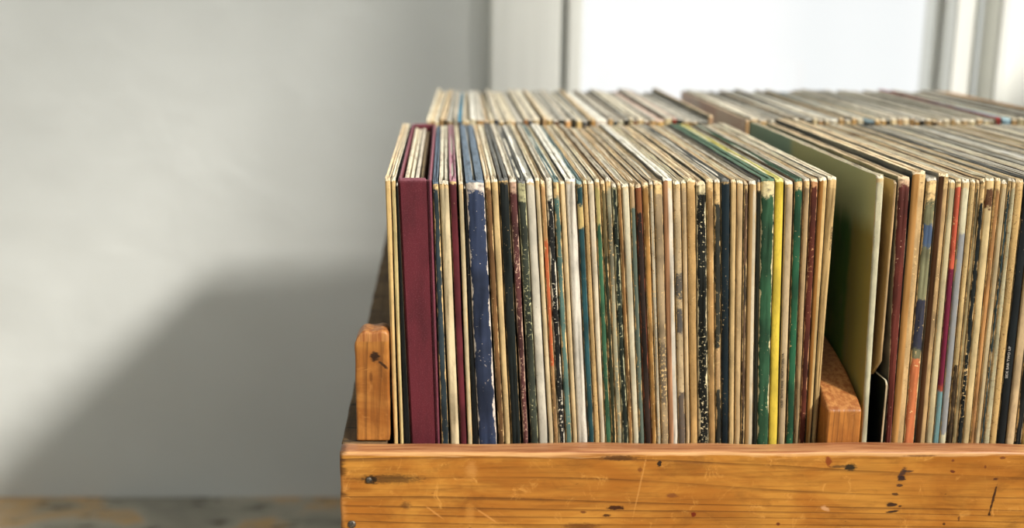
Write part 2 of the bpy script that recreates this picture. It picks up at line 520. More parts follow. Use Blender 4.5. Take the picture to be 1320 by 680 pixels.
    ('gold', 1358, 1367, 1318, 1327, (206, 168, 92), .3, {'e': 0}),
]

ex = lambda px: wx(px, .723, down(250, .723))
anchor, since = 'wooden post at the crate corner', 0
first_of = {}


def place_label(desc, row=''):
    if ', ' in desc:
        a_, b_ = desc.split(', ', 1)
        return '%s sleeve, %s, %s the %s' % (a_, b_, WHERE[since], anchor)
    return '%s%s sleeve, %s the %s' % (desc, row, WHERE[since], anchor)


def lettering(o, text, colr, x, ylo, yhi, Y, zoff=0):
    """tiny print running up a spine"""
    z0, z1 = H - down(ylo, Y), H - down(yhi, Y)
    cu = bpy.data.curves.new('spine_lettering', 'FONT')
    cu.body = text
    cu.align_x = 'CENTER'
    cu.align_y = 'CENTER'
    cu.size = .0022
    cu.extrude = .00003
    m = NT('spine_print')
    m.done(rgba(colr), .6)
    t = bpy.data.objects.new('spine_lettering', cu)
    COL.objects.link(t)
    bpy.context.view_layer.update()
    s = (z1 - z0) / max(t.dimensions.x, 1e-6)
    me = bpy.data.meshes.new_from_object(t.evaluated_get(bpy.context.evaluated_depsgraph_get()))
    bpy.data.objects.remove(t)
    k = bpy.data.objects.new('spine_lettering', me)
    me.materials.clear()
    me.materials.append(m.m)
    COL.objects.link(k)
    k.parent = o
    xx = wx(x, Y, down((ylo + yhi) / 2, Y))
    k.scale = (s, min(s, 1.0), 1)
    lean = (wx(o['_l'][0], .723, .125) - wx(o['_l'][1], .723, .29)) / .165
    k.rotation_euler = (math.pi / 2, -math.pi / 2 + math.atan(lean), 0)
    k.location = (xx - o.location.x, -.00012, (z0 + z1) / 2 - o.location.z)
    k['label'] = 'tiny %s lettering running up the spine' % ('pale' if sum(colr) > 300 else 'black')


def half_mat(m, colr, t):
    """the sleeve's left part takes a second colour along its whole height"""
    nt = m.node_tree
    b = [n for n in nt.nodes if n.type == 'BSDF_PRINCIPLED'][0]
    src = b.inputs['Base Color'].links[0].from_socket
    tc = nt.nodes.new('ShaderNodeTexCoord')
    sp = nt.nodes.new('ShaderNodeSeparateXYZ')
    nt.links.new(tc.outputs['UV'], sp.inputs[0])
    mr = nt.nodes.new('ShaderNodeMapRange')
    mr.inputs[1].default_value, mr.inputs[2].default_value, mr.inputs[3].default_value, mr.inputs[4].default_value = .44, .56, 1, 0
    nt.links.new(sp.outputs[0], mr.inputs[0])
    mx = nt.nodes.new('ShaderNodeMix')
    mx.data_type = 'RGBA'
    nt.links.new(mr.outputs[0], mx.inputs[0])
    nt.links.new(src, mx.inputs[6])
    mx.inputs[7].default_value = rgba(colr)
    nt.links.new(mx.outputs[2], b.inputs['Base Color'])


def solve(TL, TR, BL, BR, Y, ztop, pYT=250, pYB=570):
    """photo positions at two rows -> x at head and foot"""
    dT, dB = down(pYT, Y), down(pYB, Y)
    out = []
    for a, b in ((TL, BL), (TR, BR)):
        xT, xB = wx(a, Y, dT), wx(b, Y, dB)
        k = (xT - xB) / (dB - dT)
        out.append((xT + k * (ztop - (H - dT)), xB))
    return (out[0][0], out[1][0]), (out[0][1], out[1][1])


def green_cover_material():
    """album cover: pale grey-green band at the head (print with some light painted in), dark green field, olive strip along the spine"""
    N = NT('lit_green_cover_print')
    co = N.coord('Object')
    s = N.sep(co)
    n1 = N.noise(N.mapping(co, (0, 0, 0), (1, 12, 12)), 1, 4, .6, .4)
    n2 = N.noise(N.mapping(co, (0, 0, 0), (1, 90, 30)), 1, 4, .65)
    y = N.math('ADD', s[1], N.math('MULTIPLY', N.math('SUBTRACT', n1, .5), .03))
    z = N.math('ADD', s[2], N.math('MULTIPLY', N.math('SUBTRACT', n2, .5), .008))
    base = N.mix(N.step(n1, .3, .7), rgba((112, 138, 56), 1), rgba((74, 112, 50), 1))
    base = N.mix(N.step(y, .048, .038), base, rgba((158, 138, 66), 1))
    base = N.mix(N.math('MULTIPLY', N.step(n2, .5, .72), .5), base, rgba((150, 142, 100)))
    top = N.mix(N.step(y, .17, .19), rgba((196, 190, 128), 1), rgba((150, 172, 140), 1))
    col = N.mix(N.step(z, .272, .290), base, top)
    return N.done(col, .5, .4)


rows_ = [list(q) for q in FRONT]
seq = [q for q in rows_ if q[0] not in ('SINGLE', 'TORN')]
for p_, q_ in zip(seq, seq[1:]):
    p_[2] = min(p_[2], q_[1] - 1.1)
    p_[4] = min(p_[4], q_[3] - 1.1)
FRONT = rows_
front_objs = []
prev = None
for i, (desc, TL, TR, BL, BR, colr, wear, op) in enumerate(FRONT):
    Y = .723 + op.get('y', 0) + R.uniform(-.0006, .0006)
    ztop = ZT + R.uniform(-.0012, .0012) + op.get('dz', 0) + op.get('h', 0)
    if i < 4:
        ztop = ZT + .001 + op.get('h', 0)
    if 27 < i < 36:
        ztop -= .0022
    if desc == 'SINGLE':
        X = wx(1141.5, .716, down(540, .716))
        top = H - down(493, .716)
        m = [spine_material('single_spine', (220, 196, 158), .1, .0001, .0012, top=0), EDGES[0], cover_material('black_single_cover', (18, 24, 20), (14, 17, 16), 3)]
        o = sleeve('single_sleeve', (X - .0006, X + .0006), (X - .0011, X + .0001), .7185, top, m, depth=.178, groove=.0003, wob=.0002, corner=.004, seed=i)
        tag(o, 'small black single sleeve with cream edge, low between green cover and red-brown spine', 'record sleeve', GROUP_F)
        continue
    xt, xb = solve(TL, TR, BL, BR, Y, ztop)
    t = xt[1] - xt[0]
    tb = xb[1] - xb[0]
    if desc == 'BOX':
        box_xt, box_xb, box_Y, box_z = xt, xb, Y, ztop
        anchor, since = 'maroon box set', 0
        continue
    em = EDGES[op.get('e', 0)]
    cm = COVERS[i % 5]
    if desc == 'GREEN':
        sm = spine_material('spine_pale_green_cover', colr, .05, .0002, t, top=.001)
        o = sleeve('record_sleeve', xt, xb, Y, ztop, [sm, EDGES[0], green_cover_material()], wob=.0003, groove=.0012, seed=i)
        tag(o, 'tall record sleeve showing its large pale green cover, right beside the wooden divider', 'record sleeve', GROUP_F)
        o['_l'] = (TL, BL)
        anchor, since = op['anchor'], 0
        prev = o
        inner_sleeve(o, xt[0] + t * .35, xt[1] - t * .35, Y + .003, ztop - .0014, x0b=xb[0] + tb * .35, x1b=xb[1] - tb * .35, seed=i)
        continue
    if desc == 'TORN':
        sm = spine_material('spine_torn_tan', colr, .1, .0002, .0016, top=.001)
        xs = [(0.0, .27985), (.58, .2836), (1.0, wx(1154.6, Y, .12))]

        def bend(f, xs=xs):
            for (a, xa), (b, xb_) in zip(xs, xs[1:]):
                if f <= b + 1e-6:
                    k = (f - a) / (b - a)
                    x = xa + (xb_ - xa) * k
                    return (x - .0008, x + .0008)
            return (xs[-1][1] - .0008, xs[-1][1] + .0008)
        o = sleeve('record_sleeve', (.289, .2906), (.279, .2806), Y + .001, ZT - .001, [sm, EDGES[4], cover_material('torn_tan_cover', (196, 160, 112), (176, 142, 98), 8)],
                   bend=bend, notch=(.183, .06), groove=.0006, seed=i)
        tag(o, 'thin tan sleeve torn away below, directly right of the large pale green cover', 'record sleeve', GROUP_F)
        continue
    bands = [(zpx(a), zpx(b), c) for a, b, c in op.get('bands', [])]
    sm = spine_material('spine_' + desc.split(',')[0].replace(' ', '_').replace('-', '_'), colr, wear, op.get('edge', .0005), t, bands,
                        op.get('card', CARD), op.get('top', .005), op.get('dirt', .25))
    if 'half' in op:
        half_mat(sm, op['half'], t)
    wide = t > .0056
    o = sleeve('record_sleeve', xt, xb, Y, ztop, [sm, em, cm], seed=i, wob=.0003 + .0002 * wear, groove=.006 if wide else .0012)
    o['_l'] = (TL, BL)
    if anchor == 'wooden post at the crate corner' and i < 3:
        tag(o, place_label(desc), 'record sleeve', GROUP_F)
    else:
        tag(o, place_label(desc), 'record sleeve', GROUP_F)
    since += 1
    if 'anchor' in op:
        anchor, since = op['anchor'], 0
    if wide:
        for q, (u0, u1) in enumerate(((.44, .48), (.50, .54)) if t < .009 else ((.43, .455), (.475, .50), (.52, .55))):
            inner_sleeve(o, xt[0] + t * u0, xt[0] + t * u1, Y + .006, ztop - .001 - .0007 * q, x0b=xb[0] + tb * u0, x1b=xb[0] + tb * u1, seed=i + q, mat=(PAPER, PAPER_GREY)[q % 2])
    elif t > .0034:
        inner_sleeve(o, xt[0] + t * .36, xt[1] - t * .36, Y + .004, ztop - .0009, x0b=xb[0] + tb * .36, x1b=xb[1] - tb * .36, seed=i, mat=PAPER if i % 3 else PAPER_GREY)
    if 'text' in op:
        tx = op['text']
        lettering(o, tx[0], tx[1], tx[2], tx[3], tx[4], Y)
    front_objs.append(o)

# front row continues out of the picture; its tops are still seen at the side
px = 1369.5
k = 0
FILL = [('grey-topped', 3, (120, 118, 110)), ('pale blue-grey', 1, (96, 108, 130)), ('cream-topped', 0, (214, 196, 160)), ('white-topped', 6, (226, 220, 205)),
        ('dark-edged', 7, (60, 60, 66)), ('tan-topped', 4, (200, 160, 110)), ('grey-cream', 1, (190, 184, 160)), ('light cream', 2, (220, 210, 180))]
while px < 1652:
    wd = R.uniform(6.5, 12)
    d, e, c = FILL[R.randrange(len(FILL))]
    Y = .723
    ztop = ZT + R.uniform(-.0015, .0015)
    xt, xb = solve(px, px + wd, px * .92 + 70, px * .92 + 70 + wd * .92, Y, ztop)
    Y += R.uniform(-.001, .001)
    sm = spine_material('spine_plain', c, .3, .0004, xt[1] - xt[0])
    o = sleeve('record_sleeve', xt, xb, Y, ztop, [sm, EDGES[e], COVERS[k % 5]], seed=200 + k)
    g = k // 9
    lab = ['gold-spined sleeve at the picture edge', 'front row where it meets the frame edge', 'far right end of the front row', 'far right end of the front row'][min(g, 3)]
    tag(o, '%s sleeve top in the front row, cut off by the right picture edge' % d, 'record sleeve', GROUP_F)
    o['group'] = GROUP_F if False else 'front row sleeves running out of the picture'
    px += wd + R.uniform(1.5, 2.6)
    k += 1

# ------------------------------------------------------------------ the maroon box set
def linen(name, base, light):
    N = NT(name)
    co = N.coord('Object')
    a = N.noise(co, 1400, 2, .6)
    b = N.noise(N.mapping(co, (0, 0, 0), (60, 60, 16)), 1, 4, .6)
    s = N.sep(co)
    col = N.mix(N.step(b, .42, .66), rgba(base), rgba(tuple(q * .82 for q in base)))
    col = N.mix(N.math('MULTIPLY', N.step(a, .54, .68), .28), col, rgba(light))
    jag = N.noise(co, 380, 3, .7)
    d = N.math('MAXIMUM', N.step(N.math('ADD', s[2], N.math('MULTIPLY', jag, .003)), .3125, .3155), 0.0)
    col = N.mix(N.math('MULTIPLY', d, .7), col, rgba((170, 110, 122)))
    col = N.mix(N.math('MULTIPLY', N.step(N.noise(co, 90, 2, .5), .70, .74), .5), col, rgba((150, 90, 96)))
    N.bump(a, .35, .0003)
    return N.done(col, .6, .3)


LINEN = linen('maroon_bookcloth', (104, 36, 46), (156, 92, 102))
LINEN_HIGHLIGHT = linen('highlit_maroon_bookcloth', (128, 62, 76), (186, 128, 138))  # lighter copy of the cloth, paints the highlight on the right edge
root = bpy.data.objects.new('record_box_set', None)
COL.objects.link(root)
bx0, bx1 = box_xb[0], box_xb[1]
root.location = ((bx0 + bx1) / 2, box_Y, DECK)
tag(root, 'thick maroon cloth box set, open at its top, the widest spine in the front row', 'box set', GROUP_F)


def shear_box(name, u0, u1, y0, y1, z0, z1, mat, parent, b=.0008, ribs=0):
    mb = MB()
    mb.box(0, 1, y0, y1, z0, z1, 0)
    import bmesh
    bm = bmesh.new()
    bmesh.ops.create_cube(bm, size=1)
    bt = box_xt[1] - box_xt[0]
    W = (bt + (bx1 - bx0)) / 2
    for v in bm.verts:
        v.co = Vector(((u0 + (v.co.x + .5) * (u1 - u0)) * W, y0 + (v.co.y + .5) * (y1 - y0), z0 + (v.co.z + .5) * (z1 - z0)))
    bmesh.ops.bevel(bm, geom=bm.edges[:], offset=b, segments=3, affect='EDGES')
    bmesh.ops.bisect_plane(bm, geom=bm.verts[:] + bm.edges[:] + bm.faces[:], plane_co=(0, 0, .139), plane_no=(0, 0, 1))
    hz = box_z - DECK
    for v in bm.verts:
        u = v.co.x / W
        f = max(0.0, (v.co.z - .139) / (hz - .139))
        x = (bx0 + (bx1 - bx0) * u) * (1 - f) + (box_xt[0] + bt * u) * f
        v.co = Vector((x - root.location.x, v.co.y, v.co.z))
    bm.verts.index_update()
    vs = [tuple(v.co) for v in bm.verts]
    fs = [tuple(v.index for v in f.verts) for f in bm.faces]
    bm.free()
    return link_mesh(name, vs, fs, [mat], parent, smooth=False)


hz = box_z - DECK
shear_box('spine', .0, .88, .0, .0045, 0, hz, LINEN, root, .0012)
shear_box('cover_board', .885, 1.0, -.0006, .313, 0, hz + .0002, LINEN_HIGHLIGHT, root, .0011)['label'] = 'maroon board painted paler as an edge highlight'
shear_box('cover_board', .0, .09, .0048, .313, 0, hz, LINEN, root, .0008)
shear_box('back_board', .092, .88, .309, .313, 0, hz - .0005, LINEN, root, .0006)
for q, (a, b, dz) in enumerate(((.15, .27, .003), (.31, .43, .0045), (.47, .58, .0035), (.63, .72, .006))):
    shear_box('record_inside', a, b, .008, .304, .002, hz - dz, [EDGES[0], EDGES[2], EDGES[1], EDGES[5]][q], root, .0005)

# ------------------------------------------------------------------ rear row
REAR = [
    ('cream', 549.5, 554.5, CREAM, 0), ('tan', 555, 559.5, TAN, 4), ('cream', 560, 565, CREAM, 2), ('tan', 567.5, 571.3, TAN, 4), ('black', 572, 575, (34, 30, 24), 5),
    ('olive gold', 576, 583, (190, 152, 74), 7), ('grey-white', 584.5, 589, (196, 186, 160), 1), ('sky blue topped', 590, 595.2, (40, 62, 84), 'blue'),
    ('cream', 595.8, 599, CREAM, 2), ('gold', 599.5, 605, (204, 164, 86), 0), ('pale cream', 606, 613, (230, 216, 180), 6), ('gold brown', 614, 624.5, (190, 138, 66), 3),
    ('dark brown', 625, 630, (84, 52, 24), 5), ('cream', 631, 636, (232, 206, 156), 0), ('slate', 637, 642.5, (64, 76, 88), 1), ('gold', 643.5, 648.6, (214, 170, 84), 0),
    ('black', 649, 652, (40, 28, 14), 1), ('cream', 652.7, 658.5, (234, 210, 160), 0), ('peach', 659, 664, (236, 194, 140), 0), ('teal black', 665, 673.5, (44, 62, 64), 3),
    ('orange brown', 675.5, 680.2, (186, 112, 54), 0), ('navy', 680.8, 686, (36, 56, 72), 1), ('cream', 687, 695, (234, 208, 160), 2), ('peach', 700, 704, (230, 184, 128), 4),
    ('gold', 704.5, 711.5, (232, 192, 120), 2), ('brown', 713, 719.5, (150, 100, 56), 3), ('black', 720.3, 727, (40, 36, 26), 7), ('tan', 728, 735.5, (222, 168, 108), 1),
    ('olive black', 736.2, 742, (50, 44, 26), 7), ('golden cream', 743, 749.5, (232, 198, 130), 2), ('grey', 750.5, 757, (96, 94, 92), 7), ('black', 757.6, 761, (30, 26, 20), 5),
    ('gold', 762, 767, (196, 142, 70), 4), ('pinkish white', 768, 782.5, (232, 216, 196), 6), ('tan', 784, 790, (204, 168, 118), 1), ('teal', 790.7, 797, (58, 86, 90), 3),
    ('pale', 797.8, 804.2, (222, 214, 180), 1), ('black', 804.8, 810.3, (36, 34, 24), 7), ('cream', 811, 816.2, (228, 208, 160), 2), ('rust', 817, 820.5, (140, 66, 24), 3),
    ('cream', 821.3, 829.5, (232, 202, 148), 2), ('brown', 830.5, 838, (150, 100, 54), 1), ('tan', 838.7, 845.2, (216, 172, 112), 3), ('gold', 846, 856, (222, 180, 112), 'pink'),
    ('cream', 857, 866, (230, 208, 160), 1), ('scarlet', 867, 872, (206, 62, 40), 'pink'), ('green-black', 873.5, 880.5, (34, 46, 38), 7), ('tan', 881.5, 889, (206, 172, 112), 1),
    ('gold', 890, 899.6, (212, 164, 84), 3), ('broad black', 900.3, 912.8, (36, 36, 32), 7), ('tall peach', 913.3, 918.6, (226, 182, 142), 5),
]
REAR2 = [
    ('rosy-covered tan', 961, 966, (212, 170, 120), 'rosy'), ('frayed tan', 967.3, 977, (222, 184, 130), 2), ('tan', 979, 989.5, (216, 176, 116), 1), ('grey-white', 992.5, 999, (204, 204, 184), 1),
    ('black', 1001.5, 1005, (40, 38, 32), 3), ('brown', 1005.8, 1012, (150, 110, 80), 7), ('gold', 1014, 1021, (222, 180, 120), 0), ('tan', 1023, 1030, TAN, 2), ('grey black', 1037.5, 1047, (36, 40, 34), 7),
    ('cream', 1048, 1054, (232, 210, 164), 2), ('tan', 1055.5, 1061, (216, 168, 108), 1), ('cream', 1063.5, 1070, (228, 196, 144), 2), ('pale cream', 1071, 1080, (230, 214, 176), 6),
    ('tan', 1081.5, 1088, (208, 168, 110), 5), ('cream', 1090, 1097, (228, 202, 150), 1), ('tan', 1098, 1104, (222, 176, 112), 0), ('pale cream', 1105, 1113, (232, 218, 184), 2),
    ('broad teal-black', 1114.5, 1127.5, (30, 40, 44), 'bluegrey'), ('gold', 1128.7, 1135, (206, 156, 78), 4), ('gold', 1136, 1142.5, (216, 164, 84), 0), ('black', 1143.3, 1147.5, (42, 34, 20), 3),
    ('cream', 1148.3, 1156, (232, 208, 160), 2), ('tan', 1157, 1163.5, (206, 158, 100), 1), ('cream', 1164.3, 1172, (232, 208, 166), 2), ('brown', 1173, 1179, (168, 126, 70), 7),
    ('gold', 1180, 1185, (220, 172, 92), 1), ('black', 1186, 1193, (34, 26, 14), 3), ('gold', 1194, 1200.5, (216, 168, 92), 2), ('brown', 1203, 1208, (110, 80, 44), 4),
    ('tan', 1209, 1215.5, (200, 164, 112), 1), ('cream', 1216.5, 1225, (224, 204, 164), 2), ('tan', 1226, 1231.5, (206, 172, 120), 1), ('cream', 1232.5, 1238.5, (232, 212, 170), 6),
    ('tan', 1240, 1248, (212, 180, 130), 1), ('cream', 1249, 1258, (226, 206, 160), 2), ('tan', 1259.5, 1267, (206, 170, 120), 2), ('cream', 1268, 1275.5, (232, 212, 166), 3),
    ('cream', 1276.5, 1283, (226, 206, 166), 1), ('bright red', 1284, 1290, (150, 40, 34), 'red'), ('pale sky blue', 1292, 1303, (170, 205, 220), 'sky'), ('tan', 1304.5, 1312, TAN, 0),
    ('cream', 1313, 1321, CREAM, 2), ('dark blue', 1322, 1331, (50, 66, 84), 'bluegrey'), ('grey', 1332.5, 1342, (120, 116, 108), 3), ('cream', 1343, 1353, CREAM, 1), ('grey', 1354, 1364, (110, 108, 100), 7),
    ('cream', 1365, 1374, CREAM, 2), ('brown', 1375, 1385, (150, 110, 66), 'brown'), ('golden brown', 1386.5, 1397, (190, 140, 70), 'brown'),
]
SPEC = {'blue': edge_material('sleeve_edge_sky_blue', (110, 168, 196), 2), 'pink': edge_material('sleeve_edge_pale_pink', (224, 196, 178), 6), 'rosy': edge_material('sleeve_edge_rosy', (214, 190, 160), 8),
        'bluegrey': edge_material('sleeve_edge_blue_grey', (120, 138, 142), 11), 'red': edge_material('sleeve_edge_red', (170, 62, 56), 12), 'sky': edge_material('sleeve_edge_pale_sky', (176, 204, 214), 13),
        'brown': edge_material('sleeve_edge_brown', (178, 136, 84), 14)}
ALB = 1.0
rosy_cover = cover_material('rosy_cover', (232, 206, 186), (222, 182, 160), 2.2)
ALB = .84
YR = 1.062
dR = H - ZT


def rear(lst, anchor0, extra):
    global anchor, since
    anchor, since = anchor0, 0
    run = 0
    for i, (d, a, b, c, e) in enumerate(lst):
        Y = YR + R.uniform(-.0012, .0012)
        ztop = ZT + .0018 + R.uniform(-.0018, .0014)
        bu = R.uniform(-.001, .002)
        sk = (0.0, 0.0)
        if extra == 'a':
            SK = [.0085, .0085, .0085, .0085, .008, .0075, .0072, .0068, .0064, .006, .005, .004, .003, .0024, .0018, .001, .0005]
            sk = (SK[i] if i < 17 else 0.0, SK[i + 1] if i < 16 else 0.0)
            if i == 0:
                bu = .0045
        if extra == 'b' and i == 0:
            sk = (0.0, 0.0)
        if d.startswith('tall'):
            ztop += .003
        x0, x1 = wx(a, Y, dR), wx(b, Y, dR)
        lean = 0.0 if extra == 'a' and i < 18 else R.uniform(-.0003, .0003)
        sm = spine_material('rear_spine_' + d.replace(' ', '_').replace('-', '_'), c, .22, .0003, x1 - x0, top=-.004)
        em = SPEC[e] if isinstance(e, str) else EDGES[e]
        cm = rosy_cover if 'rosy' in d else COVERS[i % 5]
        o = sleeve('record_sleeve', (x0, x1), (x0 + lean, x1 + lean), Y, ztop, [sm, em, cm], seed=400 + i + (100 if extra == 'b' else 0), skew=sk, back_up=bu, groove=.0003, depth=.300)
        names = {('a', 7): 'sky blue topped sleeve in the rear row', ('a', 19): 'teal black rear spine', ('a', 29): 'golden cream rear sleeve', ('a', 33): 'wide pinkish white rear sleeve', ('a', 45): 'scarlet rear sleeve',
                 ('b', 0): 'rosy-covered rear sleeve', ('b', 8): 'grey black rear spine', ('b', 17): 'broad teal-black rear spine', ('b', 26): 'black spine beside gold', ('b', 38): 'bright red rear sleeve',
                 ('a', 13): 'dark brown rear spine'}
        names.pop(('a', 13))
        names[('a', 12)] = 'dark brown rear spine'
        o_label = '%s sleeve in the rear row, %s the %s' % (d, WHERE[since], anchor.replace(' in the rear row', '').replace(' rear', '')) if not (i == 0) else \
            ('cream sleeve starting the rear row, standing highest at the back' if extra == 'a' else 'rosy-covered sleeve in the rear row, first right of the gap')
        tag(o, o_label, 'record sleeve', GROUP_R)
        since += 1
        if i == 0 and extra == 'a':
            anchor, since = 'tall cream starting one', 0
        if (extra, i) in names:
            anchor, since = names[(extra, i)], 0


rear(REAR, 'rear row start', 'a')
rear(REAR2, 'rear gap', 'b')

for o in SC.objects:
    if '_l' in o:
        del o['_l']

# ------------------------------------------------------------------ wood
ALB = .84
def wood(name, along, pale, mid, dark, seed=0.0, freq=1.0, marks=(), wornz=None, wornx=None, rough=.42, spots=True, bumpk=.25, saw=False):
    """varnished pine; along = axis of the grain"""
    N = NT(name)
    co = N.coord('Object')
    s = N.sep(co)
    sc = {'x': (3.2, 34, 34), 'y': (34, 3.2, 34), 'z': (34, 34, 3.2)}[along]
    warp = N.noise(N.mapping(co, (seed, seed, 0), tuple(q * .22 for q in sc)), 1, 2, .5)
    fine = N.noise(N.mapping(co, (seed, 0, seed), tuple(q * 9 if q > 10 else q * 4 for q in sc)), 1, 4, .7)
    blot = N.noise(N.mapping(co, (0, seed, 0), (11, 11, 24)), 1, 4, .65, .8)
    across = {'x': s[2], 'y': s[0], 'z': s[0]}[along]
    ph = N.math('ADD', N.math('MULTIPLY', across, 150.0 * freq), N.math('MULTIPLY', warp, 24.0))
    fr = N.math('FRACT', ph)
    idn = N.noise(N.comb(N.math('FLOOR', ph), seed, 3.3), 1.7, 0, .5)
    gap = N.noise(N.mapping(co, (seed, 9, 0), tuple(q * .8 for q in sc)), 1, 3, .6)
    line = N.math('MULTIPLY', N.step(fr, .62, .95), N.step(fr, .965, 1.0, 1, 0))
    line = N.math('MULTIPLY', line, N.step(idn, .38, .62, .08, .9))
    line = N.math('MULTIPLY', line, N.step(gap, .32, .54, .15, 1.0))
    col = N.mix(N.step(blot, .36, .66), rgba(mid), rgba(pale))
    bl2 = N.noise(N.mapping(co, (seed, seed, 0), (28, 28, 60) if along == 'x' else (60, 60, 28)), 1, 5, .7, .6)
    col = N.mix(N.math('MULTIPLY', N.step(bl2, .50, .72), .5), col, rgba(tuple(q * .72 for q in mid)))
    col = N.mix(N.math('MULTIPLY', N.step(fine, .42, .72), .42), col, rgba(dark))
    col = N.mix(N.math('MULTIPLY', line, .66), col, rgba(tuple(q * .85 for q in dark)))
    if spots:
        nick = N.noise(N.mapping(co, (seed * 2, 0, 0), (130, 130, 420) if along == 'x' else (300, 300, 130)), 1, 2, .6)
        col = N.mix(N.math('MULTIPLY', N.step(nick, .735, .78), .75), col, rgba((70, 34, 12)))
        sc2 = N.noise(N.mapping(co, (seed, 4, 0), (60, 60, 60), (0, .6, 0)), 1, 4, .75, 1.2)
        col = N.mix(N.math('MULTIPLY', N.step(sc2, .56, .74), .55), col, rgba(tuple(min(255, q + 28) for q in pale)))
    jag = N.noise(N.mapping(co, (seed, 0, 0), (60, 60, 420)), 1, 3, .7)
    jagx = N.noise(N.mapping(co, (seed, 0, 7), (14, 60, 300)), 1, 3, .7)
    jag2 = N.noise(N.mapping(co, (seed, 1, 0), (260, 60, 620)), 1, 4, .75)
    if wornz is not None:                       # rubbed top edge
        zz = N.math('ADD', s[2], N.math('MULTIPLY', N.math('SUBTRACT', jagx, .5), .009))
        wc = N.mix(N.step(fine, .4, .7), rgba((226, 172, 112)), rgba((196, 136, 84))) if along == 'x' else N.mix(N.step(fine, .35, .65), rgba((200, 138, 78)), rgba((158, 92, 46)))
        col = N.mix(N.step(zz, wornz - .0012, wornz + .0006), col, wc)
        if along == 'x':
            col = N.mix(N.step(N.math('ADD', s[2], N.math('MULTIPLY', N.math('SUBTRACT', fine, .5), .001)), BT - .0009, BT - .0002), col,
                        N.mix(N.step(fine, .4, .65), rgba((200, 142, 96)), rgba((160, 100, 62))))
    if wornx is not None:                       # ragged end of the board
        xx = N.math('ADD', s[0], N.math('MULTIPLY', N.math('SUBTRACT', jag, .5), .012))
        col = N.mix(N.math('MULTIPLY', N.step(xx, wornx + .0055, wornx + .0015), .75), col, N.mix(N.step(blot, .45, .55), rgba((206, 140, 72)), rgba((70, 36, 16))))
    for (mx, mz, rx, rz, ang, mc, st, soft) in marks:
        dx = N.math('SUBTRACT', s[0], mx)
        dz = N.math('SUBTRACT', s[2], mz)
        ca, sa = math.cos(ang), math.sin(ang)
        ax = N.math('DIVIDE', N.math('ADD', N.math('MULTIPLY', dx, ca), N.math('MULTIPLY', dz, sa)), rx)
        az = N.math('DIVIDE', N.math('SUBTRACT', N.math('MULTIPLY', dz, ca), N.math('MULTIPLY', dx, sa)), rz)
        rr = N.math('SQRT', N.math('ADD', N.math('MULTIPLY', ax, ax), N.math('MULTIPLY', az, az)))
        rr = N.math('ADD', rr, N.math('MULTIPLY', N.math('SUBTRACT', jag2, .5), 2.2))
        col = N.mix(N.math('MULTIPLY', N.step(rr, 1.0 - soft, 1.0 + soft, 1, 0), st), col, rgba(mc))
    if saw:
        sw = N.noise(N.mapping(co, (0, 0, 0), (25, 90, 60)), 1, 4, .7)
        col = N.mix(N.math('MULTIPLY', N.step(sw, .56, .66), .8), col, rgba((30, 22, 14)))
    N.bump(N.math('SUBTRACT', N.math('MULTIPLY', fine, .6), line), bumpk, .0006)
    return N.done(col, rough, .4)


ORIGIN = (0.26, 0.70, .02)
BT = H - .2885                               # top of the front board
BX0 = wx(437.5, .70, .30)


def bl(px, py):
    x, z = P(px, py, .6995)
    return x - BX0, z


def mk(px, py, rx, rz, ang=0, c=(40, 22, 12), st=.9, soft=.25):
    s = .705 / F * 1.02
    x, z = P(px, py, .6995)
    return (x, z, rx * s, rz * s, ang, c, st, soft)


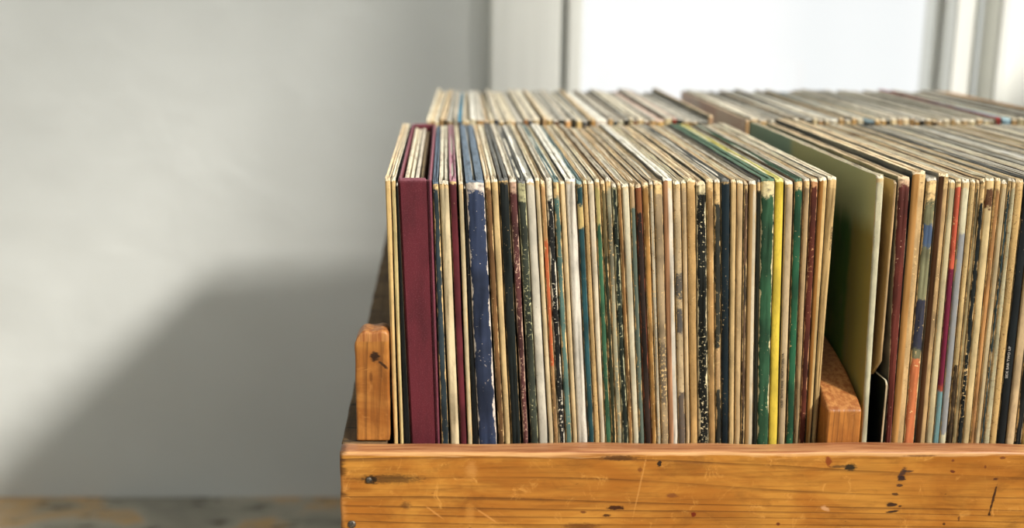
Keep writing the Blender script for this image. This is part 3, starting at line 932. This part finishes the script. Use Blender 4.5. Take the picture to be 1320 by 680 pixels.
MARKS = [
    mk(505, 617, 38, 6, 0, (60, 38, 18), .75, .6), mk(478, 618, 8, 6, 0, (24, 18, 12), .9, .4), mk(523, 651, 6, 5, 0, (84, 50, 22), .6, .5),
    mk(798, 590, 24, 3.6, 0, (66, 34, 14), .8, .4), mk(850, 597, 3, 4.5, -.3, (36, 26, 20), .95, .2), mk(794, 654, 11, 3, 0, (58, 24, 10), .95, .2),
    mk(782, 664, 5, 2, 0, (70, 34, 14), .9, .25), mk(752, 660, 4, 1.6, 0, (96, 44, 20), .8, .3), mk(825, 605, 3, 4, 0, (120, 58, 24), .7, .4), mk(866, 638, 8, 3, 0, (120, 64, 34), .7, .4),
    mk(748, 678, 22, 5, 0, (92, 44, 16), .7, .5), mk(1068, 594, 4, 7, .2, (130, 46, 18), .8, .35), mk(894, 663, 3, 3.5, .4, (112, 26, 10), .9, .2),
    mk(1096, 602, 7.5, 5, 0, (34, 34, 26), .95, .3), mk(1084, 601, 12, 2, 0, (60, 48, 34), .7, .4),
    mk(1163, 609, 9, 3.6, 1.05, (54, 34, 36), .85, .35), mk(1170, 607, 7, 1.8, 0, (60, 40, 36), .8, .3), mk(1162, 616, 5, 3.6, 0, (44, 28, 30), .95, .25), mk(1159, 625, 4.5, 2, 0, (54, 34, 34), .85, .3),
    mk(1154, 636, 4, 2, 0, (70, 42, 30), .85, .3), mk(1149, 650, 7.5, 3, 0, (48, 30, 26), .95, .25), mk(1160, 652, 2.2, 1.5, 0, (70, 40, 28), .9, .3), mk(1150, 659, 8, 1.8, .1, (54, 34, 28), .95, .25),
    mk(1280, 643, 21, 1.6, 1.42, (58, 30, 18), .95, .25), mk(1283, 617, 3.5, 2, 0, (80, 40, 26), .9, .25), mk(1275, 662, 2, 2.4, 0, (60, 34, 22), .95, .25),
    mk(1228, 607, 3.4, 2, -.2, (100, 40, 24), .9, .25), mk(1228, 593, 1.8, 2, 0, (120, 60, 34), .8, .3), mk(1185, 587, 20, 1.4, 0, (110, 66, 30), .7, .4), mk(1293, 590, 4, 2, 0, (110, 52, 26), .8, .3),
    mk(1217, 675, 2, 2, 0, (70, 34, 18), .9, .3), mk(1236, 668, 1.4, 3.6, 0, (96, 52, 26), .8, .3), mk(1003, 675, 2.6, 2.2, 0, (96, 34, 20), .9, .3), mk(1270, 601, 1.6, 2.6, 0, (110, 52, 26), .8, .3),
    mk(1064, 655, 6, 3, -.5, (226, 170, 120), .7, .4), mk(825, 625, 1.2, 44, -.17, (224, 160, 84), .5, .4), mk(560, 660, 1.3, 14, .9, (228, 160, 84), .6, .4), mk(608, 605, 7, 10, 0, (222, 158, 84), .5, .7),
    mk(606, 660, 6, 12, 0, (216, 150, 70), .5, .7), mk(627, 664, 1.4, 16, .95, (226, 158, 84), .6, .4),
]
LAC = dict(pale=(212, 132, 44), mid=(190, 104, 26), dark=(118, 56, 14))
W_FRONT = wood('front_board_pine', 'x', (212, 146, 60), (182, 112, 38), (100, 54, 16), 1.3, 1.0, MARKS, wornz=BT - .0026, wornx=BX0, rough=.40)
W_POST = wood('corner_post_pine', 'z', (204, 138, 66), (164, 98, 38), (90, 48, 18), 7.4, 1.2,
              [mk(481, 473, 6, 7, 0, (38, 20, 10), .95, .35), mk(492, 484, 8, 2, -.7, (50, 26, 12), .9, .3), mk(476, 500, 2, 8, 0, (84, 40, 14), .6, .5)], rough=.45, wornz=H - .2205)
W_DIV = wood('divider_pine', 'z', (196, 126, 56), (168, 96, 36), (104, 54, 20), 9.7, 2.2, rough=.45, wornz=H - .2672)
W_SIDE = wood('dark_side_plank', 'y', (132, 104, 68), (100, 76, 48), (40, 28, 16), 3.9, .8, rough=.75, saw=True)  # dark brown tones with darker saw marks
W_RAW = wood('rough_plank', 'x', (150, 106, 60), (120, 80, 44), (66, 42, 22), 5.2, .8, rough=.7, spots=False)

crate = bpy.data.objects.new('wooden_crate', None)
crate.location = (0.3, 1.08, 0)
COL.objects.link(crate)
tag(crate, 'long honey-coloured pine crate with scuffed front board holding two rows of records', 'crate')


def cpart(mb, name, mat):
    o = mb.build(name, mat)
    o.parent = crate
    o.matrix_parent_inverse = crate.matrix_world.inverted()
    o.location = (-crate.location.x, -crate.location.y, 0)
    return o


def plank(name, mat, x0, x1, y0, y1, z0, z1, nx, nz_, amp=.0006, rnd=.0022, topfn=None, ny=1):
    """a board with rounded, dented arrises: dense box pushed about by noise"""
    import bmesh
    bm = bmesh.new()
    bmesh.ops.create_cube(bm, size=1)
    for v in bm.verts:
        v.co = Vector(((x0 + x1) / 2 + v.co.x * (x1 - x0), (y0 + y1) / 2 + v.co.y * (y1 - y0), (z0 + z1) / 2 + v.co.z * (z1 - z0)))
    bmesh.ops.bevel(bm, geom=bm.edges[:], offset=rnd, segments=3, affect='EDGES', profile=.6)
    for ax, n, lo, hi in ((0, nx, x0, x1), (2, nz_, z0, z1), (1, ny, y0, y1)):
        for i in range(1, n):
            p = [0, 0, 0]
            p[ax] = lo + (hi - lo) * i / n
            nn = [0, 0, 0]
            nn[ax] = 1
            bmesh.ops.bisect_plane(bm, geom=bm.verts[:] + bm.edges[:] + bm.faces[:], plane_co=p, plane_no=nn)
    for v in bm.verts:
        c = v.co.copy()
        if topfn:
            f = (c.z - z0) / (z1 - z0)
            v.co.z = z0 + f * (topfn(c.x, c.y) - z0)
        edge = min(abs(c.z - z1), 99) < .006
        k = amp * (2.0 if edge else 1.0)
        v.co += Vector((mnoise.noise(c * 90 + Vector((7, 0, 0))) * amp, mnoise.noise(Vector((c.x * 26, c.y * 26, c.z * 60))) * k,
                        mnoise.noise(Vector((c.x * 17 + 3, c.y * 17, c.z * 17))) * k))
    bm.verts.index_update()
    vs = [tuple(v.co - Vector((0, 0, 0))) for v in bm.verts]
    fs = [tuple(v.index for v in f.verts) for f in bm.faces]
    bm.free()
    o = link_mesh(name, vs, fs, [mat], crate, smooth=True)
    o.location = (-crate.location.x, -crate.location.y, 0)
    for p in o.data.polygons:
        p.use_smooth = True
    return o


XR = .625
fb = plank('front_board', W_FRONT, BX0, XR, .6995, .7160, .30, BT, 110, 30, .0007, .0026)
plank('lower_front_board', wood('lower_front_pine', 'x', (196, 124, 46), (170, 96, 28), (110, 54, 14), 8.8), BX0, XR, .6995, .7160, .012, .2975, 30, 4, .0005, .002)
plank('side_board', W_SIDE, BX0, BX0 + .0300, .7165, 1.470, .012, BT, 4, 6, .0007, .002, topfn=lambda x, y: BT + .020 * max(0, (y - .75) / .72) ** 1.0, ny=60)
plank('side_board', W_SIDE, XR - .016, XR, .7165, 1.470, .012, BT, 2, 3, .0005, .002, ny=8)
plank('back_board', W_RAW, BX0, XR, 1.4705, 1.486, .012, BT + .004, 20, 3, .0005, .002)
plank('deck_board', W_RAW, BX0 + .0305, XR - .0165, .7165, 1.470, DECK - .018, DECK - .0008, 6, 1, 0.0, .001)

# corner post: the raised front end of the crate's side, rounded over at the top
pz = H - down(437, .7165)


def post_top(x, y):
    a, b = P0, P1
    u = (x - a) / (b - a)
    return pz + .0042 - .0042 * abs((u - .55) / .5) ** 3.2 * (1.5 if u < .5 else .9) + .0008 * math.sin(u * 9) - .35 * max(0, y - .736)


P0, P1 = wx(458, .7165, .25), wx(501.8, .7165, .25)
plank('corner_post', W_POST, P0, P1, .7168, .752, BT - .001 + .0, pz + .004, 14, 14, .0004, .0020, topfn=post_top, ny=6).location.z += 0.0015
# divider: stands between the sections, its head sweeping up towards the back
D0, D1 = wx(1067.5, .7165, .267), wx(1111.5, .7165, .267)
dzf = H - .2670


def div_top(x, y):
    q = max(0.0, y - .7168)
    return dzf + .034 * (1 - math.exp(-q / .055)) + .006 * min(1, q / .01) * 0


plank('divider', W_DIV, D0, D1, .7168, 1.4, DECK, dzf, 10, 10, .0003, .0016, topfn=div_top, ny=70)

# nails
N_ = NT('rusty_nail_steel')
nz0 = N_.noise(N_.coord('Object'), 900, 3, .6)
N_.b.inputs['Metallic'].default_value = .8
NAIL = N_.done(N_.ramp(nz0, [(.35, rgba((60, 54, 48))), (.6, rgba((130, 122, 112)))]), .45)
for (px_, py_, rr_) in ((475.5, 618.5, .0021), (453.5, 675.5, .0027), (478, 660, .0)):
    if rr_ == 0:
        continue
    x, z = P(px_, py_, .699)
    vs, fs = [], []
    n = 20
    rings = ((0.0, -.0001), (.55, -.0001), (.8, .0002), (1.0, .0007), (1.02, .0016))
    vs.append((x, .6983, z))
    for (k_, dy) in rings[1:]:
        for j in range(n):
            a = j / n * 2 * math.pi
            vs.append((x + math.cos(a) * rr_ * k_, .6983 + dy, z + math.sin(a) * rr_ * k_))
    for j in range(n):
        fs.append((0, 1 + j, 1 + (j + 1) % n))
        for q in range(len(rings) - 2):
            a0, a1 = 1 + q * n, 1 + (q + 1) * n
            fs.append((a0 + j, a1 + j, a1 + (j + 1) % n, a0 + (j + 1) % n))
    o = link_mesh('nail_head', vs, fs, [NAIL], fb, smooth=True)

# ------------------------------------------------------------------ room shell
ALB = 1.0
def plaster(name, base, k=1.0):
    N = NT(name)
    co = N.coord('Object')
    a = N.noise(co, 2.2, 4, .55)
    b = N.noise(N.mapping(co, (3, 0, 0), (6, 6, 9)), 1, 4, .5, .3)
    c = N.noise(co, 60, 4, .6)
    col = N.mix(N.step(a, .35, .7), rgba(base), rgba(tuple(q * .96 for q in base)))
    N.bump(N.math('ADD', N.math('MULTIPLY', b, 1.0), N.math('MULTIPLY', c, .04)), .24 * k, .02)
    return N.done(col, .85, .15)


WALL = plaster('white_plaster', (217, 219, 216))
PAINT = NT('white_gloss_paint')
pn = PAINT.noise(PAINT.mapping(PAINT.coord('Object'), (0, 0, 0), (60, 60, 3)), 1, 3, .5)
PAINT = PAINT.done(PAINT.mix(PAINT.step(pn, .3, .7), rgba((246, 246, 240)), rgba((240, 240, 234))), .35, .4)

YW = 1.62
XL, XRW, YF, ZC = -1.7, 1.30, -1.25, 3.0
FZ = 0.0
# opening of window_1
WX0, WX1, WZ0, WZ1 = .1625, .768, .36, 2.5
mb = MB()
mb.box(XL - .1, WX0, YW, YW + .16, FZ, ZC)
mb.box(WX1, XRW + .1, YW, YW + .16, FZ, ZC)
mb.box(WX0, WX1, YW, YW + .16, FZ, WZ0)
mb.box(WX0, WX1, YW, YW + .16, WZ1, ZC)
struct(mb.build('wall_back', WALL))
struct(MB().box(XL - .1, XL, YF, YW, FZ, ZC).build('wall_left', WALL))
mb = MB()                                     # the wall behind the camera, with an unseen window added for fill
S4 = (-1.5, -.30, .9, 2.5)
mb.box(XL - .1, S4[0], YF - .1, YF, FZ, ZC)
mb.box(S4[1], XRW + .1, YF - .1, YF, FZ, ZC)
mb.box(S4[0], S4[1], YF - .1, YF, FZ, S4[2])
mb.box(S4[0], S4[1], YF - .1, YF, S4[3], ZC)
struct(mb.build('wall_front', WALL))
struct(MB().box(XL - .1, XRW + .1, YF - .1, YW + .16, ZC, ZC + .1).build('ceiling', WALL))

N = NT('worn_painted_floor')
co = N.coord('Object')
a = N.noise(N.mapping(co, (5.3, 0, 0), (5, 9, 5)), 1, 4, .6, .5)
b = N.noise(N.mapping(co, (1.7, 2, 0), (14, 40, 5)), 1, 4, .65)
col = N.ramp(a, [(.36, rgba((150, 146, 134))), (.5, rgba((182, 176, 160))), (.56, rgba((204, 168, 120))), (.66, rgba((170, 160, 140)))])
col = N.mix(N.step(b, .56, .68), col, rgba((72, 66, 54)))
N.bump(b, .2, .003)
FLOOR = N.done(col, .5, .4)
struct(MB().box(XL - .1, XRW + .1, YF - .1, YW + .16, -.1, 0).build('floor', FLOOR))

# wall_right with two unseen openings for sun (rear one added to light the casing)
S2 = (-1.05, .455, H + .12, 2.72)
S3 = (.63, 1.38, H + .30, 2.72)
mb = MB()
mb.box(XRW, XRW + .1, YF, S2[0], FZ, ZC)
mb.box(XRW, XRW + .1, S2[1], S3[0], FZ, ZC)
mb.box(XRW, XRW + .1, S3[1], YW, FZ, ZC)
for s in (S2, S3):
    mb.box(XRW, XRW + .1, s[0], s[1], FZ, s[2])
    mb.box(XRW, XRW + .1, s[0], s[1], s[3], ZC)
struct(mb.build('wall_right', WALL))

G = bpy.data.materials.new('clear_window_glass')
G.use_nodes = True
nt = G.node_tree
nt.nodes.clear()
out = nt.nodes.new('ShaderNodeOutputMaterial')
tr = nt.nodes.new('ShaderNodeBsdfTransparent')
tr.inputs[0].default_value = (.96, .965, .96, 1)
gl = nt.nodes.new('ShaderNodeBsdfGlossy')
gl.inputs['Roughness'].default_value = .02
ms = nt.nodes.new('ShaderNodeMixShader')
ms.inputs[0].default_value = .05
nt.links.new(tr.outputs[0], ms.inputs[1])
nt.links.new(gl.outputs[0], ms.inputs[2])
nt.links.new(ms.outputs[0], out.inputs[0])

# window_1: casing, sash, pane
w1 = struct(bpy.data.objects.new('window_1', None))
COL.objects.link(w1)
PXX = lambda px: wx(px, YW - .02, down(60, YW - .02))
c0, c1 = PXX(632), PXX(722.5)
s0 = PXX(731.5)
s1 = s0 + .020
p1 = PXX(1219)
r0, r1, r2, r3 = PXX(1229), PXX(1253), PXX(1283), PXX(1299)
struct(MB().box(c0, c1, YW - .022, YW - .0005, WZ0 - .06, WZ1 + .08, .003).build('casing', PAINT, w1))
mb = MB()
mb.box(s0, s1, YW - .020, YW + .03, WZ0 + .02, WZ1 - .02, .003)
mb.box(p1 - .001, r0 - .0045, YW + .02, YW + .06, WZ0 + .02, WZ1 - .02, .002)
mb.box(s1 + .0002, p1 - .0012, YW + .0, YW + .03, WZ0 + .02, WZ0 + .10, .003)
mb.box(s1 + .0002, p1 - .0012, YW + .0, YW + .03, WZ1 - .10, WZ1 - .02, .003)
struct(mb.build('sash', PAINT, w1))
struct(MB().box(r0, r1, YW - .020, YW + .06, WZ0 + .02, WZ1 - .02, .002).build('stile', PAINT, w1))
struct(MB().box(r1 + .0002, r2, YW + .035, YW + .06, WZ0 + .02, WZ1 - .02, .002).build('stile', PAINT, w1))
struct(MB().box(r2 + .0002, r3, YW - .026, YW + .03, WZ0 - .06, WZ1 + .08, .003).build('casing', PAINT, w1))
struct(MB().box(r3 + .0004, r3 + .05, YW - .010, YW - .0005, WZ0 - .06, WZ1 + .08, .003).build('casing', PAINT, w1))
struct(MB().box(s1 + .0002, p1 - .0012, YW + .012, YW + .016, WZ0 + .1, WZ1 - .1).build('pane', G, w1))
struct(MB().box(c0, r3 + .05, YW - .05, YW - .0005, WZ0 - .085, WZ0 - .062, .004).build('sill', PAINT, w1))
struct(MB().box(WX0, WX1, YW + .061, YW + .075, WZ0, WZ0 + .02, .0).build('frame', PAINT, w1))
struct(MB().box(WX0, s0 + .004, YW + .045, YW + .06, WZ0, WZ1).build('frame', PAINT, w1))

for k_, s in ((2, S2), (3, S3)):
    w = struct(bpy.data.objects.new('window_%d' % k_, None))
    COL.objects.link(w)
    mb = MB()
    fw = .02
    mb.box(XRW + .03, XRW + .07, s[0], s[0] + fw, s[2], s[3])
    mb.box(XRW + .03, XRW + .07, s[1] - fw, s[1], s[2], s[3])
    mb.box(XRW + .03, XRW + .07, s[0] + fw, s[1] - fw, s[2], s[2] + fw)
    mb.box(XRW + .03, XRW + .07, s[0] + fw, s[1] - fw, s[3] - fw, s[3])
    if k_ == 2:
        mb.box(XRW + .035, XRW + .065, .215, .245, s[2] + fw, s[3] - fw)
        for zb in (2.17, 2.27, 2.37, 2.47, 2.57):  # unseen glazing bars, added to dim the upper wall softly
            mb.box(XRW + .035, XRW + .065, s[0] + fw, .215, zb, zb + .02)
            mb.box(XRW + .035, XRW + .065, .245, s[1] - fw, zb, zb + .02)
    struct(mb.build('frame', PAINT, w))
    struct(MB().box(XRW + .048, XRW + .051, s[0] + fw, s[1] - fw, s[2] + fw, s[3] - fw).build('pane', G, w))

w = struct(bpy.data.objects.new('window_4', None))  # unseen, put in as frontal fill light
COL.objects.link(w)
mb = MB()
for (a, b, c, d) in ((S4[0], S4[0] + .05, S4[2], S4[3]), (S4[1] - .05, S4[1], S4[2], S4[3]), (S4[0] + .05, S4[1] - .05, S4[2], S4[2] + .05), (S4[0] + .05, S4[1] - .05, S4[3] - .05, S4[3])):
    mb.box(a, b, YF - .07, YF - .03, c, d)
struct(mb.build('frame', PAINT, w))
struct(MB().box(S4[0] + .05, S4[1] - .05, YF - .052, YF - .048, S4[2] + .05, S4[3] - .05).build('pane', G, w))

# ------------------------------------------------------------------ light
def area(name, loc, rot, sx, sy, power=0, portal=False, color=(1, 1, 1)):
    l = bpy.data.lights.new(name, 'AREA')
    l.shape = 'RECTANGLE'
    l.size, l.size_y = sx, sy
    l.energy = power
    l.color = color
    if portal:
        l.cycles.is_portal = True
    o = bpy.data.objects.new(name, l)
    o.location = loc
    o.rotation_euler = rot
    COL.objects.link(o)
    return o


area('portal_back', ((WX0 + WX1) / 2, YW + .17, (WZ0 + WZ1) / 2), (-math.pi / 2, 0, 0), WX1 - WX0, WZ1 - WZ0, 1, True)
for s in (S2, S3):
    area('portal_side', (XRW + .11, (s[0] + s[1]) / 2, (s[2] + s[3]) / 2), (0, math.pi / 2, 0), s[3] - s[2], s[1] - s[0], 1, True)

area('portal_front', ((S4[0] + S4[1]) / 2, YF - .11, (S4[2] + S4[3]) / 2), (math.pi / 2, 0, 0), S4[1] - S4[0], S4[3] - S4[2], 1, True)

SUNV = Vector((.60, -.47, .51))
l = bpy.data.lights.new('sun', 'SUN')
l.energy = 5.9
l.angle = math.radians(6.5)
l.color = (1.0, .95, .88)
o = bpy.data.objects.new('sun', l)
o.rotation_euler = SUNV.to_track_quat('Z', 'Y').to_euler()
o.location = (4, -3, 4)
COL.objects.link(o)

W = bpy.data.worlds.new('World')
SC.world = W
W.use_nodes = True
nt = W.node_tree
bg = nt.nodes['Background']
# bright haze, brighter on the sun's side
tc = nt.nodes.new('ShaderNodeTexCoord')
dp = nt.nodes.new('ShaderNodeVectorMath')
dp.operation = 'DOT_PRODUCT'
nt.links.new(tc.outputs['Generated'], dp.inputs[0])
dp.inputs[1].default_value = Vector((.62, -.75, .2)).normalized()
mr = nt.nodes.new('ShaderNodeMapRange')
mr.inputs[1].default_value, mr.inputs[2].default_value = -.45, .8
mr.inputs[3].default_value, mr.inputs[4].default_value = 1.22, 2.6
nt.links.new(dp.outputs['Value'], mr.inputs[0])
mp = nt.nodes.new('ShaderNodeMapping')
mp.inputs[3].default_value = (9, 9, .5)
nt.links.new(tc.outputs['Generated'], mp.inputs[0])
nn = nt.nodes.new('ShaderNodeTexNoise')
nn.inputs['Scale'].default_value = 1.0
nn.inputs['Detail'].default_value = 1.0
nt.links.new(mp.outputs[0], nn.inputs['Vector'])
cr = nt.nodes.new('ShaderNodeValToRGB')
cr.color_ramp.elements[0].position, cr.color_ramp.elements[0].color = .38, (.90, .915, .92, 1)
cr.color_ramp.elements[1].position, cr.color_ramp.elements[1].color = .55, (.975, .975, .975, 1)
nt.links.new(nn.outputs[0], cr.inputs[0])
nt.links.new(cr.outputs[0], bg.inputs[0])
nt.links.new(mr.outputs[0], bg.inputs[1])

# ------------------------------------------------------------------ camera
cam = bpy.data.cameras.new('camera')
co_ = bpy.data.objects.new('camera', cam)
COL.objects.link(co_)
co_.location = (0, 0, H)
co_.rotation_euler = (math.pi / 2 - TH, 0, 0)
cam.sensor_width = 36
cam.lens = 36 * F / 1320
cam.shift_x = (660 - PX) / 1320
cam.clip_start = .01
cam.dof.use_dof = True
cam.dof.focus_distance = .735
cam.dof.aperture_fstop = 4.5
SC.camera = co_
SC.view_settings.view_transform = 'Standard'
SC.view_settings.look = 'None'
SC.view_settings.gamma = 1
SC.view_settings.use_curve_mapping = False
SC.view_settings.exposure = 0.0
